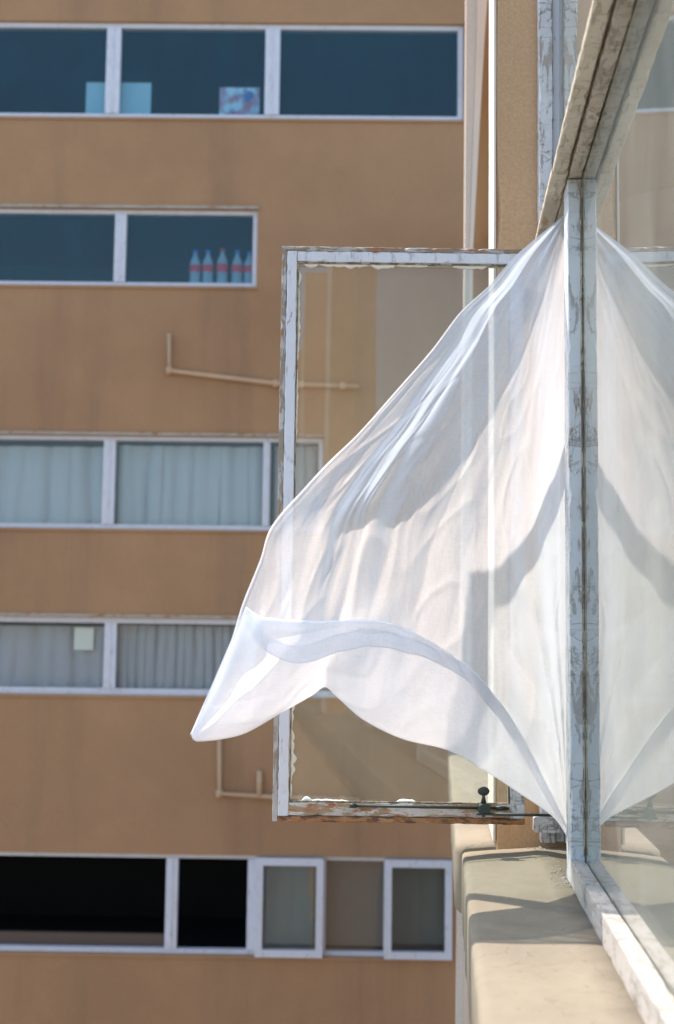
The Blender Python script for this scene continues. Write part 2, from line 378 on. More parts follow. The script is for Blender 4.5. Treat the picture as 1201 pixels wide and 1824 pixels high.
def cloth(name, c, tr=.2, tl=.4, weave=300):
    t = NT(name); d = t.n('ShaderNodeBsdfDiffuse'); l_ = t.n('ShaderNodeBsdfTranslucent'); x = t.n('ShaderNodeBsdfTransparent')
    col = t.mix(t.noise(weave, 2, .5), tuple(v*.95 for v in c), c); t.l(col, d.inputs[0]); t.l(col, l_.inputs[0])
    a = t.n('ShaderNodeMixShader'); a.inputs[0].default_value = tl; t.l(d.outputs[0], a.inputs[1]); t.l(l_.outputs[0], a.inputs[2])
    b = t.n('ShaderNodeMixShader'); b.inputs[0].default_value = tr; t.l(a.outputs[0], b.inputs[1]); t.l(x.outputs[0], b.inputs[2])
    return t.done(b.outputs[0])
m_net = cloth('net curtain', (.66, .73, .77), .18, .3); m_net2 = cloth('grey net curtain', (.66, .66, .69), .15, .3)
gq = 'net curtains behind the far windows'
sheet('net_curtain', -90, 183, 790, 934, .14, m_net, 'pale blue net curtain in the left light of the middle window band', 'curtain', .022, 7, gq)
sheet('net_curtain', 203, 466, 790, 934, .14, m_net, 'wide pale blue net curtain behind the middle band, right of its mullion', 'curtain', .022, 10, gq, 1.)
sheet('net_curtain', -90, 184, 1114, 1228, .14, m_net2, 'grey pleated curtain with a paper note before it, fourth window band', 'curtain', .02, 8, gq)
sheet('net_curtain', 205, 430, 1114, 1228, .14, m_net2, 'grey evenly pleated curtain right of the mullion, fourth window band', 'curtain', .02, 13, gq, 2.)
sheet('net_curtain', 458, 690, 1114, 1228, .14, m_net2, 'grey pleated curtain seen behind the billowing sheer, fourth window band', 'curtain', .02, 13, gq, .5)
sheet('net_curtain', 484, 560, 790, 934, .15, m_net2, 'narrow dim curtain at the right end of the middle window band', 'curtain', .02, 3, gq)
sheet('blind', 580, 684, 1536, 1692, .13, plain('brown grey blind', (.17, .14, .11), .8), 'dull brown blind between the two opening sashes, lowest window band', 'blind', 0, 0)
sheet('blind', 470, 556, 1540, 1690, .15, plain('grey blind', (.26, .25, .20), .8), 'dull grey blind behind the left opening sash of the lowest band', 'blind', .01, 2)
sheet('blind', 700, 792, 1540, 1690, .15, plain('dim grey blind', (.20, .19, .16), .8), 'dim grey blind behind the right opening sash of the lowest band', 'blind', .01, 2)
sheet('paper_sheet', 147, 264, 134, 204, .13, plain('pale blue card', (.50, .60, .64), .6, nz=.04), 'large pale blue sheet standing behind the mullion, top window band', 'paper')
sheet('paper_note', 127, 162, 1118, 1158, .10, plain('cream note', (.80, .80, .72), .6), 'small cream paper note taped inside the fourth band window', 'paper')
def poster_mat():
    t = NT('poster print'); n1 = t.noise(7, 3, .5); n2 = t.noise(9, 3, .6, loc=(4, 4, 4)); x = t.sep()
    a = t.ramp(n1, [(.38, (.60, .18, .24)), (.47, (.55, .35, .42)), (.52, (.62, .72, .80)), (.60, (.70, .72, .78)), (.66, (.10, .22, .45))], 'LINEAR')
    a = t.mix(t.ramp(n2, [(.56, 0.), (.60, 1.)]), a, (.08, .18, .40)); return t.done(t.pbr(a, .5))
sheet('poster', 388, 460, 143, 205, .13, poster_mat(), 'red, white and blue printed poster leaning inside the top window band', 'poster')
def bottle(px, capc, label, sc=1.):
    a, _ = wpt(px, 500); hb = rows[1]['h'][0]+.036; o = WF(a, .14, hb); H = .27*sc; R_ = .042
    e = empty('bottle', o, label, 'bottle', 'plastic bottles on the far windowsill')
    mb = MB(); mb.lathe(o, [(0, 0), (R_*.9, 0), (R_, .01), (R_, .05), (R_*.93, .07), (R_, .10), (R_, H*.66), (R_*.8, H*.76), (R_*.4, H*.88), (R_*.33, H*.93), (R_*.33, H)], 14)
    mb.build('body', m_pet, e)
    mb = MB(); mb.lathe(o, [(R_+.001, .105), (R_+.002, .107), (R_+.002, H*.60), (R_+.001, H*.605)], 14); mb.build('label_band', m_red, e)
    mb = MB(); mb.lathe(o, [(R_*.42, H*.95), (R_*.42, H+.01), (0, H+.01)], 12); mb.build('cap', capc, e)
t = NT('clear plastic'); _d = t.n('ShaderNodeBsdfPrincipled'); _d.inputs['Base Color'].default_value = (.62, .74, .80, 1); _d.inputs['Roughness'].default_value = .2
_x = t.n('ShaderNodeBsdfTransparent'); _m = t.n('ShaderNodeMixShader'); _m.inputs[0].default_value = .55; t.l(_d.outputs[0], _m.inputs[1]); t.l(_x.outputs[0], _m.inputs[2]); m_pet = t.done(_m.outputs[0])
m_red = plain('red label', (.75, .05, .06), .5); m_capb = plain('blue cap', (.05, .20, .55), .4); m_capr = plain('red cap', (.6, .05, .05), .4)
for i, (px, c_, l_, s_) in enumerate(((343, m_capb, 'leftmost of the five red labelled bottles, blue cap', .98), (366, m_capb, 'second bottle from the left in the row of five, blue cap', 1.), (392, m_capr, 'middle bottle of the row, the only one with a red cap', 1.05),
                                 (419, m_capb, 'fourth bottle from the left, blue cap, next to the last', 1.), (441, m_capb, 'rightmost bottle, close against the window frame', .97))):
    bottle(px, c_, l_, s_)
# wall pipes
m_pipe = stucco('painted pipe', (.54, .36, .22), .9, streak=.1)
def pipe(pts, label, branch=None):
    P = [WF(*[(lambda q: (q[0], -.035, q[1]))(wpt(*p))][0]) for p in pts]
    e = empty('wall_pipe', P[0], label, 'pipe', 'thin pipes fixed across the ochre wall')
    mb = MB(); mb.tube(P, .017, 10); mb.build('pipe', m_pipe, e)
    for k in range(len(P)):
        if 0 < k < len(P)-1: mb = MB(); mb.lathe((P[k][0], P[k][1], P[k][2]-.025), [(0, 0), (.024, 0), (.024, .05), (0, .05)], 10); mb.build('elbow', m_pipe, e)
    if branch:
        B = [WF(*[(lambda q: (q[0], -.035, q[1]))(wpt(*p))][0]) for p in branch]
        mb = MB(); mb.tube(B, .02, 10); mb.build('branch', m_pipe, e)
    p = P[-1]; q = P[-2]
    for f in (.3, .8): 
        c = [q[k]+(p[k]-q[k])*f for k in range(3)]; mb = MB(); mb.box(lambda x, y, z: (c[0]+x, c[1]+y, c[2]+z), (-.02, -.022, -.022), (.02, .06, .022)); mb.build('clamp', m_pipe, e)
pipe([(303, 596), (303, 662), (492, 685), (640, 690)], 'thin painted pipe with a short upright end, above the middle window band')
pipe([(392, 1300), (392, 1412), (492, 1419), (640, 1424)], 'thin painted pipe dropping from behind the curtain tip, above the lowest band', [(463, 1372), (463, 1417)])

# ------------------------------------------------------------------ our own facade (x grows into the building, y runs along it)
fac = empty('near_facade', W(.3, 1, -12), 'peach rendered facade at the right with fins, sills and recessed windows', 'building')
GX = .262                                        # plane of the glass
bays = [(-11.3, -8.5), (-8.3, -5.5), (-5.3, -2.5), (-2.3, 2.86), (3.25, 6.0)]
fins = [-8.5, -5.5, -2.5, 2.92, 5.70]
# spandrel wall below and above the window band, one thick mass
mb = MB()
mb.box(W, (.12, -14, -12), (.60, 9.0, -.62)); mb.build('spandrel', m_fac, fac)
mb = MB(); mb.box(W, (.33, -14, 2.35), (.60, 9.0, 3.2)); mb.build('spandrel', m_fac, fac)
for k, y in enumerate(fins):
    x0 = .125 if k != 4 else .128
    mb = MB(); mb.beam(W, (x0, y, -.60), (.60, y+(.33 if k != 4 else .5), 4.4 if k > 2 else 3.1), 2, jit=.0004, ch=.006, step=.12, seed=k, wob=.002); mb.build('pier', m_fac if k != 4 else m_fac_shade, fac)
    mb = MB(); mb.beam(W, (x0-.006, y+.001, -.44), (x0-.0005, y+.328, 4.39 if k > 2 else 3.09), 2, jit=.0003, ch=.001, step=.12, seed=k+30, wob=.001); mb.build('painted_sun_edge', m_sunlit, fac)  # added pale skin over the outer face, paints its sunlit glare
# pale far pilaster at the meeting of the two walls, wider above
mb = MB()
PY = 5.35
def pil(left, right, dy, mat, name):
    mb = MB(); Pf = [[at(*l_, PY+dy), at(*r_, PY+dy)] for l_, r_ in zip(left, right)]
    Pb = [[p+Vector((0, .25-dy, 0)) for p in row] for row in Pf]
    mb.grid(Pf, False); mb.grid(Pb, False, flip=True)
    mb.grid([[a[0], b[0]] for a, b in zip(Pf, Pb)], False); mb.grid([[a[1], b[1]] for a, b in zip(Pf, Pb)], False)
    mb.fan([Pf[0][0], Pf[0][1], Pb[0][1], Pb[0][0]]); mb.build(name, mat, fac)
ys = (-60, 75, 200, 440, 800, 1300, 1900)
lx_ = (831, 830, 829.5, 828, 824, 819, 812)
mx_ = (851, 848, 844, 836, 832, 828, 824)
rx_ = (872, 863, 856, 843, 840, 840, 842)
pil([(a, y) for a, y in zip(lx_, ys)], [(a, y) for a, y in zip(mx_, ys)], .03, m_fac_pale, 'pilaster')
pil([(a+.6, y) for a, y in zip(mx_, ys)], [(a, y) for a, y in zip(rx_, ys)], 0, m_sunlit, 'pilaster')  # brighter half: light painted in, the sun does not reach it
mb = MB(); mb.box(W, (at(875, 440, 5.6).x, 5.6, at(880, 700, 5.6).z-CAMH), (at(889, 440, 5.6).x, 5.68, at(880, 402, 5.6).z-CAMH)); mb.build('vent_box', m_fac_pale, fac)
#mb.build('pilaster', m_fac_pale, fac)
# wall above the rear windows
for (y0, y1) in ((-14, -8.51), (-8.16, -5.51), (-5.16, -2.51)):
    mb = MB(); mb.box(W, (.30, y0, .935), (.60, y1, 2.349)); mb.build('wall_panel', m_fac, fac)
# window sills
def sill_mesh(y0, y1, x0=.049, hb=-.60, drop=0., seed=0):
    mb = MB(); rs = random.Random(seed); n_ = max(6, int((y1-y0)/.035)); rings = []
    prof = [(.60, hb), (x0+.012, hb), (x0, hb+.012), (x0, -.464), (x0+.0012, -.4545), (x0+.006, -.4495), (x0+.016, -.4475), (.11, -.4435), (.17, -.4385), (.225, -.4335), (.60, -.4330)]
    for k in range(n_+1):
        y = y0+(y1-y0)*k/n_; e = min(y-y0, y1-y); pull = .014*max(0, 1-e/.02)
        ring = []
        for q, (x, h) in enumerate(prof):
            j = noise.noise(Vector((y*9, x*22, seed)))*.0022+noise.noise(Vector((y*40, x*60, seed)))*.0006
            ring.append(W(x+(pull if x < .1 else 0)+j*(x < .1), y, h+drop+j-(pull*.5 if h > -.5 else 0)))
        rings.append(ring)
    mb.grid(rings, True, False, False); mb.fan(rings[0]); mb.fan(rings[-1], True)
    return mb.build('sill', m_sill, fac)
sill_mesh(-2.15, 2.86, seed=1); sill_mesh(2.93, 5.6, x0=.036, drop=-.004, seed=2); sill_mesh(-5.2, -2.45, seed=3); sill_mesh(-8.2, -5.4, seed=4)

# jambs of the open casement bay (facing the camera)
def wbeam(name, a, b, axis, mat, parent, **k):
    mb = MB(); mb.beam(W, a, b, axis, **k); return mb.build(name, mat, parent)
jx = [at(961, 75, 2.85).x, at(986, 75, 2.85).x, at(1001, 75, 2.85).x, at(1030, 75, 2.85).x]
ow_ = empty('window_surround', W(.25, 2.85, -.43), 'weathered grey white timber surround at the far side of the open window', 'window frame')
wbeam('jamb', (jx[0], 2.86, -.431), (jx[1]-.001, 2.915, 2.3), 2, m_jamb, ow_, seed=11, ch=.002)
wbeam('jamb_bead', (jx[1], 2.875, -.430), (jx[2], 2.915, 2.3), 2, m_sash, ow_, seed=12, ch=.0015)
wbeam('jamb', (jx[2]+.001, 2.855, -.430), (jx[3], 2.915, 2.3), 2, m_jamb, ow_, seed=13, ch=.002)
wbeam('jamb', (jx[3]+.001, 2.865, -.429), (jx[3]+.05, 2.915, 2.3), 2, m_jamb, ow_, seed=14, ch=.002)
wbeam('frame_foot', (.200, 2.820, -.404), (.255, 2.853, -.372), 1, m_jamb, ow_, seed=15, ch=.004)

# fixed window beside it: mullions, transom, bottom rail, glass
def fixed(y0, y1, label, near=False, glassmat=m_fglass):
    e = empty('fixed_window', W(GX, (y0+y1)/2, -.43), label, 'window', None)
    wbeam('mullion', (.2355, y1, -.4325), (.2615, y1+.078, .868), 2, m_mull, e, seed=21, ch=.0018, jit=.0005)
    wbeam('mullion', (.2635, y1, -.4325), (.300, y1+.078, .868), 2, m_mull, e, seed=22, ch=.0018)
    wbeam('mullion', (.2355, y0-.078, -.4325), (.300, y0, .868), 2, m_mull, e, seed=23, ch=.0018)
    wbeam('bottom_rail', (.2352, y0+.002, -.4335), (.2610, y1-.003, -.390), 1, m_rail, e, seed=24, ch=.0018, jit=.0004, step=.03)
    wbeam('bottom_rail', (.2675, y0+.002, -.4335), (.300, y1-.003, -.378), 1, m_rail, e, seed=25, ch=.003)
    mb = MB(); mb.box(W, (.2621, y0, -.430), (.2661, y1-.001, .868)); mb.build('pane', glassmat, e)
    mb = MB(); mb.beam(W, (.2580, y1-.0045, -.383), (.2618, y1-.0008, .867), 2, jit=.0007, ch=.001, step=.012, seed=5, wob=0); mb.build('putty_line', m_puttyd, e)
    return e
fixed(.9, 2.39, 'tall fixed pane at the right edge, its cracked white post in front of the sheer curtain')
for (y0, y1) in ((-2.1, -.9), (-5.0, -3.4), (-8.0, -6.2)):
    fixed(y0, y1, {-2.1: 'fixed pane just behind the camera, nearest of the rear windows', -5.0: 'fixed pane in the second bay behind the camera', -8.0: 'fixed pane in the farthest bay behind the camera'}[y0])
# transom assembly running along the facade above the lights
tr_ = empty('transom', W(.24, 1.5, .87), 'peeling timber transom running along the facade above the windows', 'beam')
wbeam('outer_rail', (.2055, -2.1, .872), (.2320, 2.362, .886), 1, m_transo, tr_, seed=31, ch=.003, jit=.0004, step=.02, wob=.002)
wbeam('outer_rail', (.2035, 2.366, .868), (.2340, 2.85, .884), 1, m_transo, tr_, seed=32, ch=.003, jit=.0004, step=.02, wob=.002)
wbeam('inner_rail', (.2370, -2.1, .870), (.2615, 2.389, .93), 1, m_trans, tr_, seed=33, ch=.003, jit=.0010, step=.012, wob=.002)
wbeam('inner_rail', (.2370, 2.39, .8715), (.2900, 2.85, .93), 1, m_trans, tr_, seed=34, ch=.003, jit=.0008, step=.012)
wbeam('backing', (.223, -2.1, .8865), (.2365, 2.85, .93), 1, m_trans, tr_, seed=37, ch=.001)  # first board is added out of sight to keep sun off the inner rail
wbeam('backing', (.2675, -2.1, .880), (.300, 2.389, .93), 1, m_trans, tr_, seed=35, ch=.003)
mb = MB(); mb.box(W, (.2621, -2.0, .9305), (.2661, 2.84, 2.3)); mb.build('pane', m_fglass, tr_)
wbeam('cap', (.236, -2.1, .9305), (.2620, 2.85, .952), 1, m_trans, tr_, seed=36)
# room inside
rm = MB(); X0, X1, Y0, Y1, H0, H1 = .61, 4.2, -2.3, 2.95, -1.4, 2.6
for q in (((X1, Y0, H0), (X1, Y1, H0), (X1, Y1, H1), (X1, Y0, H1)), ((.31, Y1, H0), (X1, Y1, H0), (X1, Y1, H1), (.31, Y1, H1)), ((.31, Y0, H0), (X1, Y0, H0), (X1, Y0, H1), (.31, Y0, H1)),
          ((.31, Y0, H0), (X1, Y0, H0), (X1, Y1, H0), (.31, Y1, H0)), ((.31, Y0, H1), (X1, Y0, H1), (X1, Y1, H1), (.31, Y1, H1))):
    rm.quad(*[W(*p) for p in q])
rm.build('room', m_inner, fac, fixn=False)

# crumbling mortar at the far inner corner of the sill
mb = MB(); rs = random.Random(4)
for k in range(110):
    y = rs.uniform(2.36, 2.84); x = .236-abs(rs.gauss(0, .012))-(.02 if y > 2.65 else 0)*rs.random(); z = -.4335-(.236-x)*.08; r_ = rs.uniform(.0008, .0034)
    ring = lambda rr, zz: [W(x+rr*math.cos(a)*rs.uniform(.7, 1.3), y+rr*1.5*math.sin(a)*rs.uniform(.7, 1.3), z+zz) for a in [i*math.pi/3 for i in range(6)]]
    g0 = ring(r_, -.004); g1 = ring(r_*.8, r_*.5); g2 = ring(r_*.3, r_*.9); mb.grid([g0, g1, g2], False, False, True); mb.fan(g2)
o = mb.build('mortar_crumbs', m_crumb); o['kind'] = 'stuff'; o['label'] = 'crumbling mortar and paint flakes along the inner edge of the cream sill'; o['category'] = 'mortar'

# ------------------------------------------------------------------ the open casement
cn = np.array([M[0][2], M[1][2], 0]); cn /= np.linalg.norm(cn); cr = np.array([cn[1], -cn[0], 0]); CP = np.array([.17, 2.78, 0])
def CF(a, d, h):                                   # along (rightwards), depth away from the camera, height
    p = CP+cr*(a-float(CP @ cr))+cn*d; return (p[0], p[1], h+CAMH)
cas = empty('casement_window', CF(.40, 0, -.38), 'open casement with chipped bluish white frame, rusty bottom edge and clear glass', 'window')
aL, aR, hB, hT = -.128, .402, -.383, .855
sw = .034                                          # stile face width
def cbeam(name, a, b, axis, mat, **k):
    mb = MB(); mb.beam(CF, a, b, axis, **k); return mb.build(name, mat, cas)
# left stile: worn outer strip set back, bluish face proud
cbeam('stile', (aL, .004, hB), (aL+.0115, .040, hT-.0105), 2, m_sash_edge, seed=41, ch=.0015, jit=.0005, step=.012)
cbeam('stile', (aL+.0120, 0, hB+.012), (aL+sw, .036, hT-.0115), 2, m_sash, seed=42, ch=.002, jit=.0006, step=.012)
cbeam('stile', (aR-sw+.004, 0, hB+.012), (aR, .036, hT-.0115), 2, m_jamb, seed=43, ch=.002, jit=.0006, step=.012)
cbeam('top_rail', (aL+sw+.0005, .0012, hT-.034), (aR-sw+.0035, .036, hT-.0115), 0, m_sash, seed=44, ch=.002, jit=.0006, step=.012)
cbeam('top_rail', (aL, .003, hT-.0105), (aR+.012, .040, hT), 0, m_sash_top, seed=45, ch=.0018, jit=.0005, step=.010)
cbeam('bottom_rail', (aL+sw+.0005, .0012, hB+.0125), (aR-sw+.0035, .036, hB+.040), 0, m_sash_bot, seed=46, ch=.002, jit=.0007, step=.012)
cbeam('drip_edge', (aL+.012, -.003, hB), (aR, .038, hB+.0118), 0, m_rust, seed=47, ch=.002, jit=.0008, step=.010)
# dark rebate line and putty around the glass
for nm, a, b, ax in (('rebate', (aL+sw+.0002, .004, hB+.042), (aL+sw+.0035, .016, hT-.036), 2), ('rebate', (aR-sw-.0005, .004, hB+.042), (aR-sw+.003, .016, hT-.036), 2),
                     ('rebate', (aL+sw+.004, .004, hT-.0375), (aR-sw-.001, .016, hT-.0345), 0), ('rebate', (aL+sw+.004, .004, hB+.0405), (aR-sw-.001, .016, hB+.0430), 0)):
    cbeam(nm, a, b, ax, m_puttyd, seed=50, ch=.0008, jit=.0004, step=.008)
mb = MB(); mb.box(CF, (aL+sw-.004, .018, hB+.036), (aR-sw+.008, .021, hT-.030)); mb.build('glass_pane', m_cglass, cas)
def blob_strip(p0, p1, wmax, seed, name='putty', mat=m_putty, thick=.004):
    rs = random.Random(seed); n_ = max(4, int(math.hypot(p1[0]-p0[0], p1[1]-p0[1])/.006)); dx, dz = p1[0]-p0[0], p1[1]-p0[1]; L = math.hypot(dx, dz); nx, nz = -dz/L, dx/L
    A = []; Bk = []
    rings = []
    for k in range(n_+1):
        t = k/n_; w_ = wmax*(math.sin(math.pi*t)**.5+.02)*(.35+.65*abs(noise.noise(Vector((t*n_*.25, seed, 0))))*1.8); w_ = max(w_, .0006)
        c = (p0[0]+dx*t, p0[1]+dz*t); j = rs.uniform(-.0006, .0006)
        rings.append([CF(c[0]-nx*.001, .017, c[1]-nz*.001), CF(c[0]-nx*.001, .017-thick, c[1]-nz*.001), CF(c[0]+nx*w_*.6, .017-thick*.8, c[1]+nz*w_*.6+j), CF(c[0]+nx*w_, .0172, c[1]+nz*w_+j)])
    mb = MB(); mb.grid(rings, True, False, True); mb.fan(rings[0]); mb.fan(rings[-1], True); mb.build(name, mat, cas)
tp = hT-.0375
def ca(px): q = hit(px, 950, CP, cn); return float(q @ cr)
for k, (x0, x1, w_) in enumerate(((533, 560, .010), (562, 650, .006), (655, 702, .010), (703, 760, .003), (806, 868, .008))):
    blob_strip((ca(x1), tp), (ca(x0), tp), w_*1.7, 60+k, thick=.008)
lx = aL+sw+.0035
for k, (y0, y1, w_) in enumerate(((478, 505, .007), (508, 640, .005), (655, 780, .003), (1228, 1300, .004), (1300, 1395, .009), (1395, 1425, .004))):
    ha = hit(530, y0, CP, cn)[2]; hb_ = hit(530, y1, CP, cn)[2]
    blob_strip((lx, ha), (lx, hb_), w_*1.5, 80+k, thick=.008)
bp = hB+.0432
for k, (x0, x1, w_) in enumerate(((545, 562, .007), (560, 625, .002), (712, 744, .006))):
    blob_strip((ca(x0), bp), (ca(x1), bp), w_*1.5, 100+k, thick=.008)
# stay bar with its thumb screw
def chh(px, py): q = hit(px, py, CP, cn); return float(q @ cr), float(q[2])
st = MB(); a0, z0 = chh(627, 1433); a1_, z1 = chh(905, 1438); a2, z2 = chh(856, 1446); a3, z3 = chh(990, 1449)
st.tube([CF(a0, -.020, z0), CF(a1_, -.020, z1)], .0030, 8); st.tube([CF(a2-.012, -.034, z2), CF(a3+.06, -.034, z3)], .0030, 8)
st.tube([CF(a0-.005, -.020, z0), CF(a0+.009, -.020, z0)], [.0045, .0050], 8); st.tube([CF(a0+.002, -.02, z0), CF(a0+.002, .002, z0)], .0035, 8)
st.tube([CF(a1_-.028, -.020, z1), CF(a1_-.006, -.020, z1)], [.0052, .0046], 8)
stay = st.build('stay_bar', m_iron, cas)
ka, kz = chh(859, 1436)
st = MB(); st.beam(CF, (ka-.011, -.040, kz-.010), (ka+.013, -.010, kz+.009), 0, jit=.0003, ch=.002, step=.006, seed=3)
st.build('clamp_block', m_iron, stay)
st = MB(); st.tube([CF(ka, -.026, kz+.008), CF(ka, -.026, kz+.022), CF(ka, -.026, kz+.026)], [.0065, .0035, .003], 10)
n_ = 14; rings = []
for i in range(9):
    v = math.pi*i/8; rr = math.sin(v)
    rings.append([CF(ka+.0125*rr*math.cos(2*math.pi*j/n_), -.026+.0035*rr*math.sin(2*math.pi*j/n_), kz+.034-.0095*math.cos(v)) for j in range(n_)])
st.grid(rings, True, False, True); st.tube([CF(ka, -.026, kz-.010), CF(ka, -.026, kz-.018)], [.004, .003], 8)
st.build('thumb_screw', m_iron, stay)
for hh in (-.24, .70):                              # hinges
    mb = MB(); q = CF(aR+.010, .020, hh); mb.tube([q, (q[0], q[1], q[2]+.07)], .006, 10); mb.box(CF, (aR-.01, .036, hh), (aR+.05, .039, hh+.07)); mb.build('hinge', m_iron, cas)

# ------------------------------------------------------------------ the billowing sheer curtain
def interp(keys, t):
    """catmull-rom through key tuples spaced by their first value"""
    ks = keys
    if t <= ks[0][0]: return np.array(ks[0][1:], float)
    if t >= ks[-1][0]: return np.array(ks[-1][1:], float)
    for i in range(len(ks)-1):
        if ks[i][0] <= t <= ks[i+1][0]: break
    a = np.array(ks[max(i-1, 0)][1:], float); b = np.array(ks[i][1:], float); c = np.array(ks[i+1][1:], float); d = np.array(ks[min(i+2, len(ks)-1)][1:], float)
    h = ks[i+1][0]-ks[i][0]; u = (t-ks[i][0])/h
    h0 = (ks[i+1][0]-ks[max(i-1, 0)][0]); h1 = (ks[min(i+2, len(ks)-1)][0]-ks[i][0])
    m0 = (c-a)/h0*h*.9; m1 = (d-b)/h1*h*.9
    return (2*u**3-3*u*u+1)*b+(u**3-2*u*u+u)*m0+(-2*u**3+3*u*u)*c+(u**3-u*u)*m1
def arc_keys(pts):
    P = np.array(pts, float); d = np.r_[0, np.cumsum(np.hypot(*(P[1:, :2]-P[:-1, :2]).T))]; d /= d[-1]
    return [(d[i], *P[i]) for i in range(len(P))]
# leech: free edge from the head down to the flying corner; (px, py, depth y)
LEECH = arc_keys([(1004, 384, 2.56), (960, 420, 2.55), (915, 459, 2.53), (872, 508, 2.50), (820, 556, 2.47), (770, 622, 2.44), (700, 702, 2.41), (640, 770, 2.39), (580, 828, 2.38), (532, 880, 2.375), (500, 915, 2.375), (478, 948, 2.38),
                  (464, 995, 2.39), (432, 1075, 2.41), (412, 1140, 2.43), (392, 1190, 2.44), (362, 1255, 2.46), (339, 1308, 2.47)])
# foot: flying corner to the lower corner at the post, along the belly
FOOT = [(0, 339, 1308, 2.47), (.045, 352, 1321, 2.47), (.12, 430, 1309, 2.45), (.19, 500, 1271, 2.42), (.25, 558, 1238, 2.40), (.275, 579, 1224, 2.40), (.30, 598, 1240, 2.39), (.36, 645, 1281, 2.37), (.45, 715, 1316, 2.36), (.55, 795, 1336, 2.37), (.66, 862, 1372, 2.39), (.77, 925, 1413, 2.42), (.89, 985, 1455, 2.47), (1, 1014, 1496, 2.52)]
# edge of the turned-up flap behind
EDGE = [(0, 438, 1080, 2.385), (.06, 452, 1090, 2.36), (.12, 470, 1099, 2.335), (.19, 520, 1104, 2.31), (.275, 590, 1107, 2.285), (.36, 660, 1104, 2.275), (.45, 725, 1119, 2.275), (.55, 790, 1156, 2.29), (.66, 850, 1200, 2.32), (.77, 910, 1275, 2.37), (.89, 968, 1385, 2.45), (1, 1014, 1480, 2.52)]
HEMC = [(0, 436, 1105, 2.38), (.12, 476, 1160, 2.33), (.19, 530, 1180, 2.30), (.275, 600, 1164, 2.275), (.36, 665, 1152, 2.265), (.45, 740, 1166, 2.265), (.55, 805, 1194, 2.28), (.66, 858, 1238, 2.31), (.77, 908, 1308, 2.36), (.89, 962, 1400, 2.445), (1, 1012, 1482, 2.52)]
NS, NT_, NF, NG = 230, 250, 70, 30
def nz(x, y, z=0): return noise.noise(Vector((x, y, z)))
def fold(x, sharp=2.0):                             # crest-like ridge profile, -1..1
    return 1-2*abs(math.sin(x))**(1/sharp) if sharp > 1 else math.cos(2*x)
def main_pt(s, t):
    """s: 0 leech .. 1 post, t: 0 head .. 1 foot"""
    L = interp(LEECH, t)
    # post edge
    R = np.array([1016, 384+(1496-384)*t, 2.56-.04*math.sin(math.pi*t)-.04*t])
    Fo = interp(FOOT, s); 
    Hd = np.array([1004+12*s, 384, 2.56])
    # Coons blend of the four sides
    C0, C1, C2, C3 = np.array([1004, 384, 2.56]), np.array([1016, 384, 2.56]), np.array([339, 1308, 2.47]), np.array([1016, 1496, 2.52])
    se = s
    p = (1-se)*L+se*R+(1-t)*Hd+t*Fo-((1-se)*(1-t)*C0+se*(1-t)*C1+(1-se)*t*C2+se*t*C3)
    return p
def wrinkle(s, t):
    """out-of-plane relief in metres: folds that fan out from the head, gathers from the lower corner, broad billow"""
    e = min(1, t*2.2)
    u = s+.035*math.sin(t*5+s*4)
    env = math.exp(-((s-.16)/.17)**2)
    a = 0
    a += .0050*(1+1.2*nz(s*5,t*3,31))*math.sin(u*36+2.0*nz(s*3, t*1.5)+t*2.5)*env*min(1, t*1.8)*(1-.55*t)
    a += .0040*math.sin(u*101+3*nz(s*4, t*2, 3)+1)*math.exp(-((s-.20)/.13)**2)*math.exp(-((t-.62)/.28)**2)
    a += .0075*abs(math.sin(u*29+.8+1.4*nz(s*2, t*1.2, 5)))**.6*math.exp(-((s-.30)/.20)**2)*math.exp(-((t-.60)/.30)**2)
    # soft folds over the whole cloth
    a += .024*nz(s*3.6+1, t*1.5, 2)*e+.0055*nz(s*11, t*3.2+s*2, 8)*e+.0016*nz(s*34, t*16, 4)*e
    # gathers near the head
    a += .0035*math.sin(s*24+2*nz(s*5, t*4, 1))*math.exp(-(t/.16)**2)*min(1, t*12)
    # gathers pulled from the lower corner at the post
    r = math.hypot((1-s)*1.3, (1-t)*1.0); th_ = math.atan2(1-t, (1-s)*1.3+1e-6)
    a += .0080*math.sin(th_*17+1.5*nz(th_*2, r*2, 6))*math.exp(-((r-.30)/.24)**2)*min(1, r*6)
    rd = 1-abs(nz(s*24, t*3.4+s*3, 41))*3.2
    a += .0042*max(0, rd)**2*math.exp(-((s-.22)/.17)**2)*math.exp(-((t-.66)/.22)**2)
    rd = 1-abs(nz(s*9+t*2, t*7, 51))*4
    a += .0022*max(0, rd)**2*e
    # crease across the flying corner
    a += .026*math.exp(-((s-.25-.5*(1-t))/.03)**2)*math.exp(-((t-.93)/.09)**2)-.012*math.exp(-((s-.16-.6*(1-t))/.05)**2)*math.exp(-((t-.93)/.09)**2)
    # horizontal tension creases right of centre
    a += .0035*abs(math.sin(t*24+3*nz(s*3, t*3, 11)))**.5*math.exp(-((s-.78)/.16)**2)*math.exp(-((t-.72)/.13)**2)
    return a
def bill(s, t):                                     # the belly bulges towards the camera
    return -.055*math.sin(math.pi*min(1, s))*math.sin(math.pi*min(1, t))**.8
def main_world(s, t):
    p = main_pt(min(s, 1), t)
    edge = min(1, s*14)                             # leech keeps its outline
    Y = p[2]+bill(s, t)+wrinkle(s, t)*(.25+.75*edge)
    return at(p[0], p[1], Y)
rows_ = []
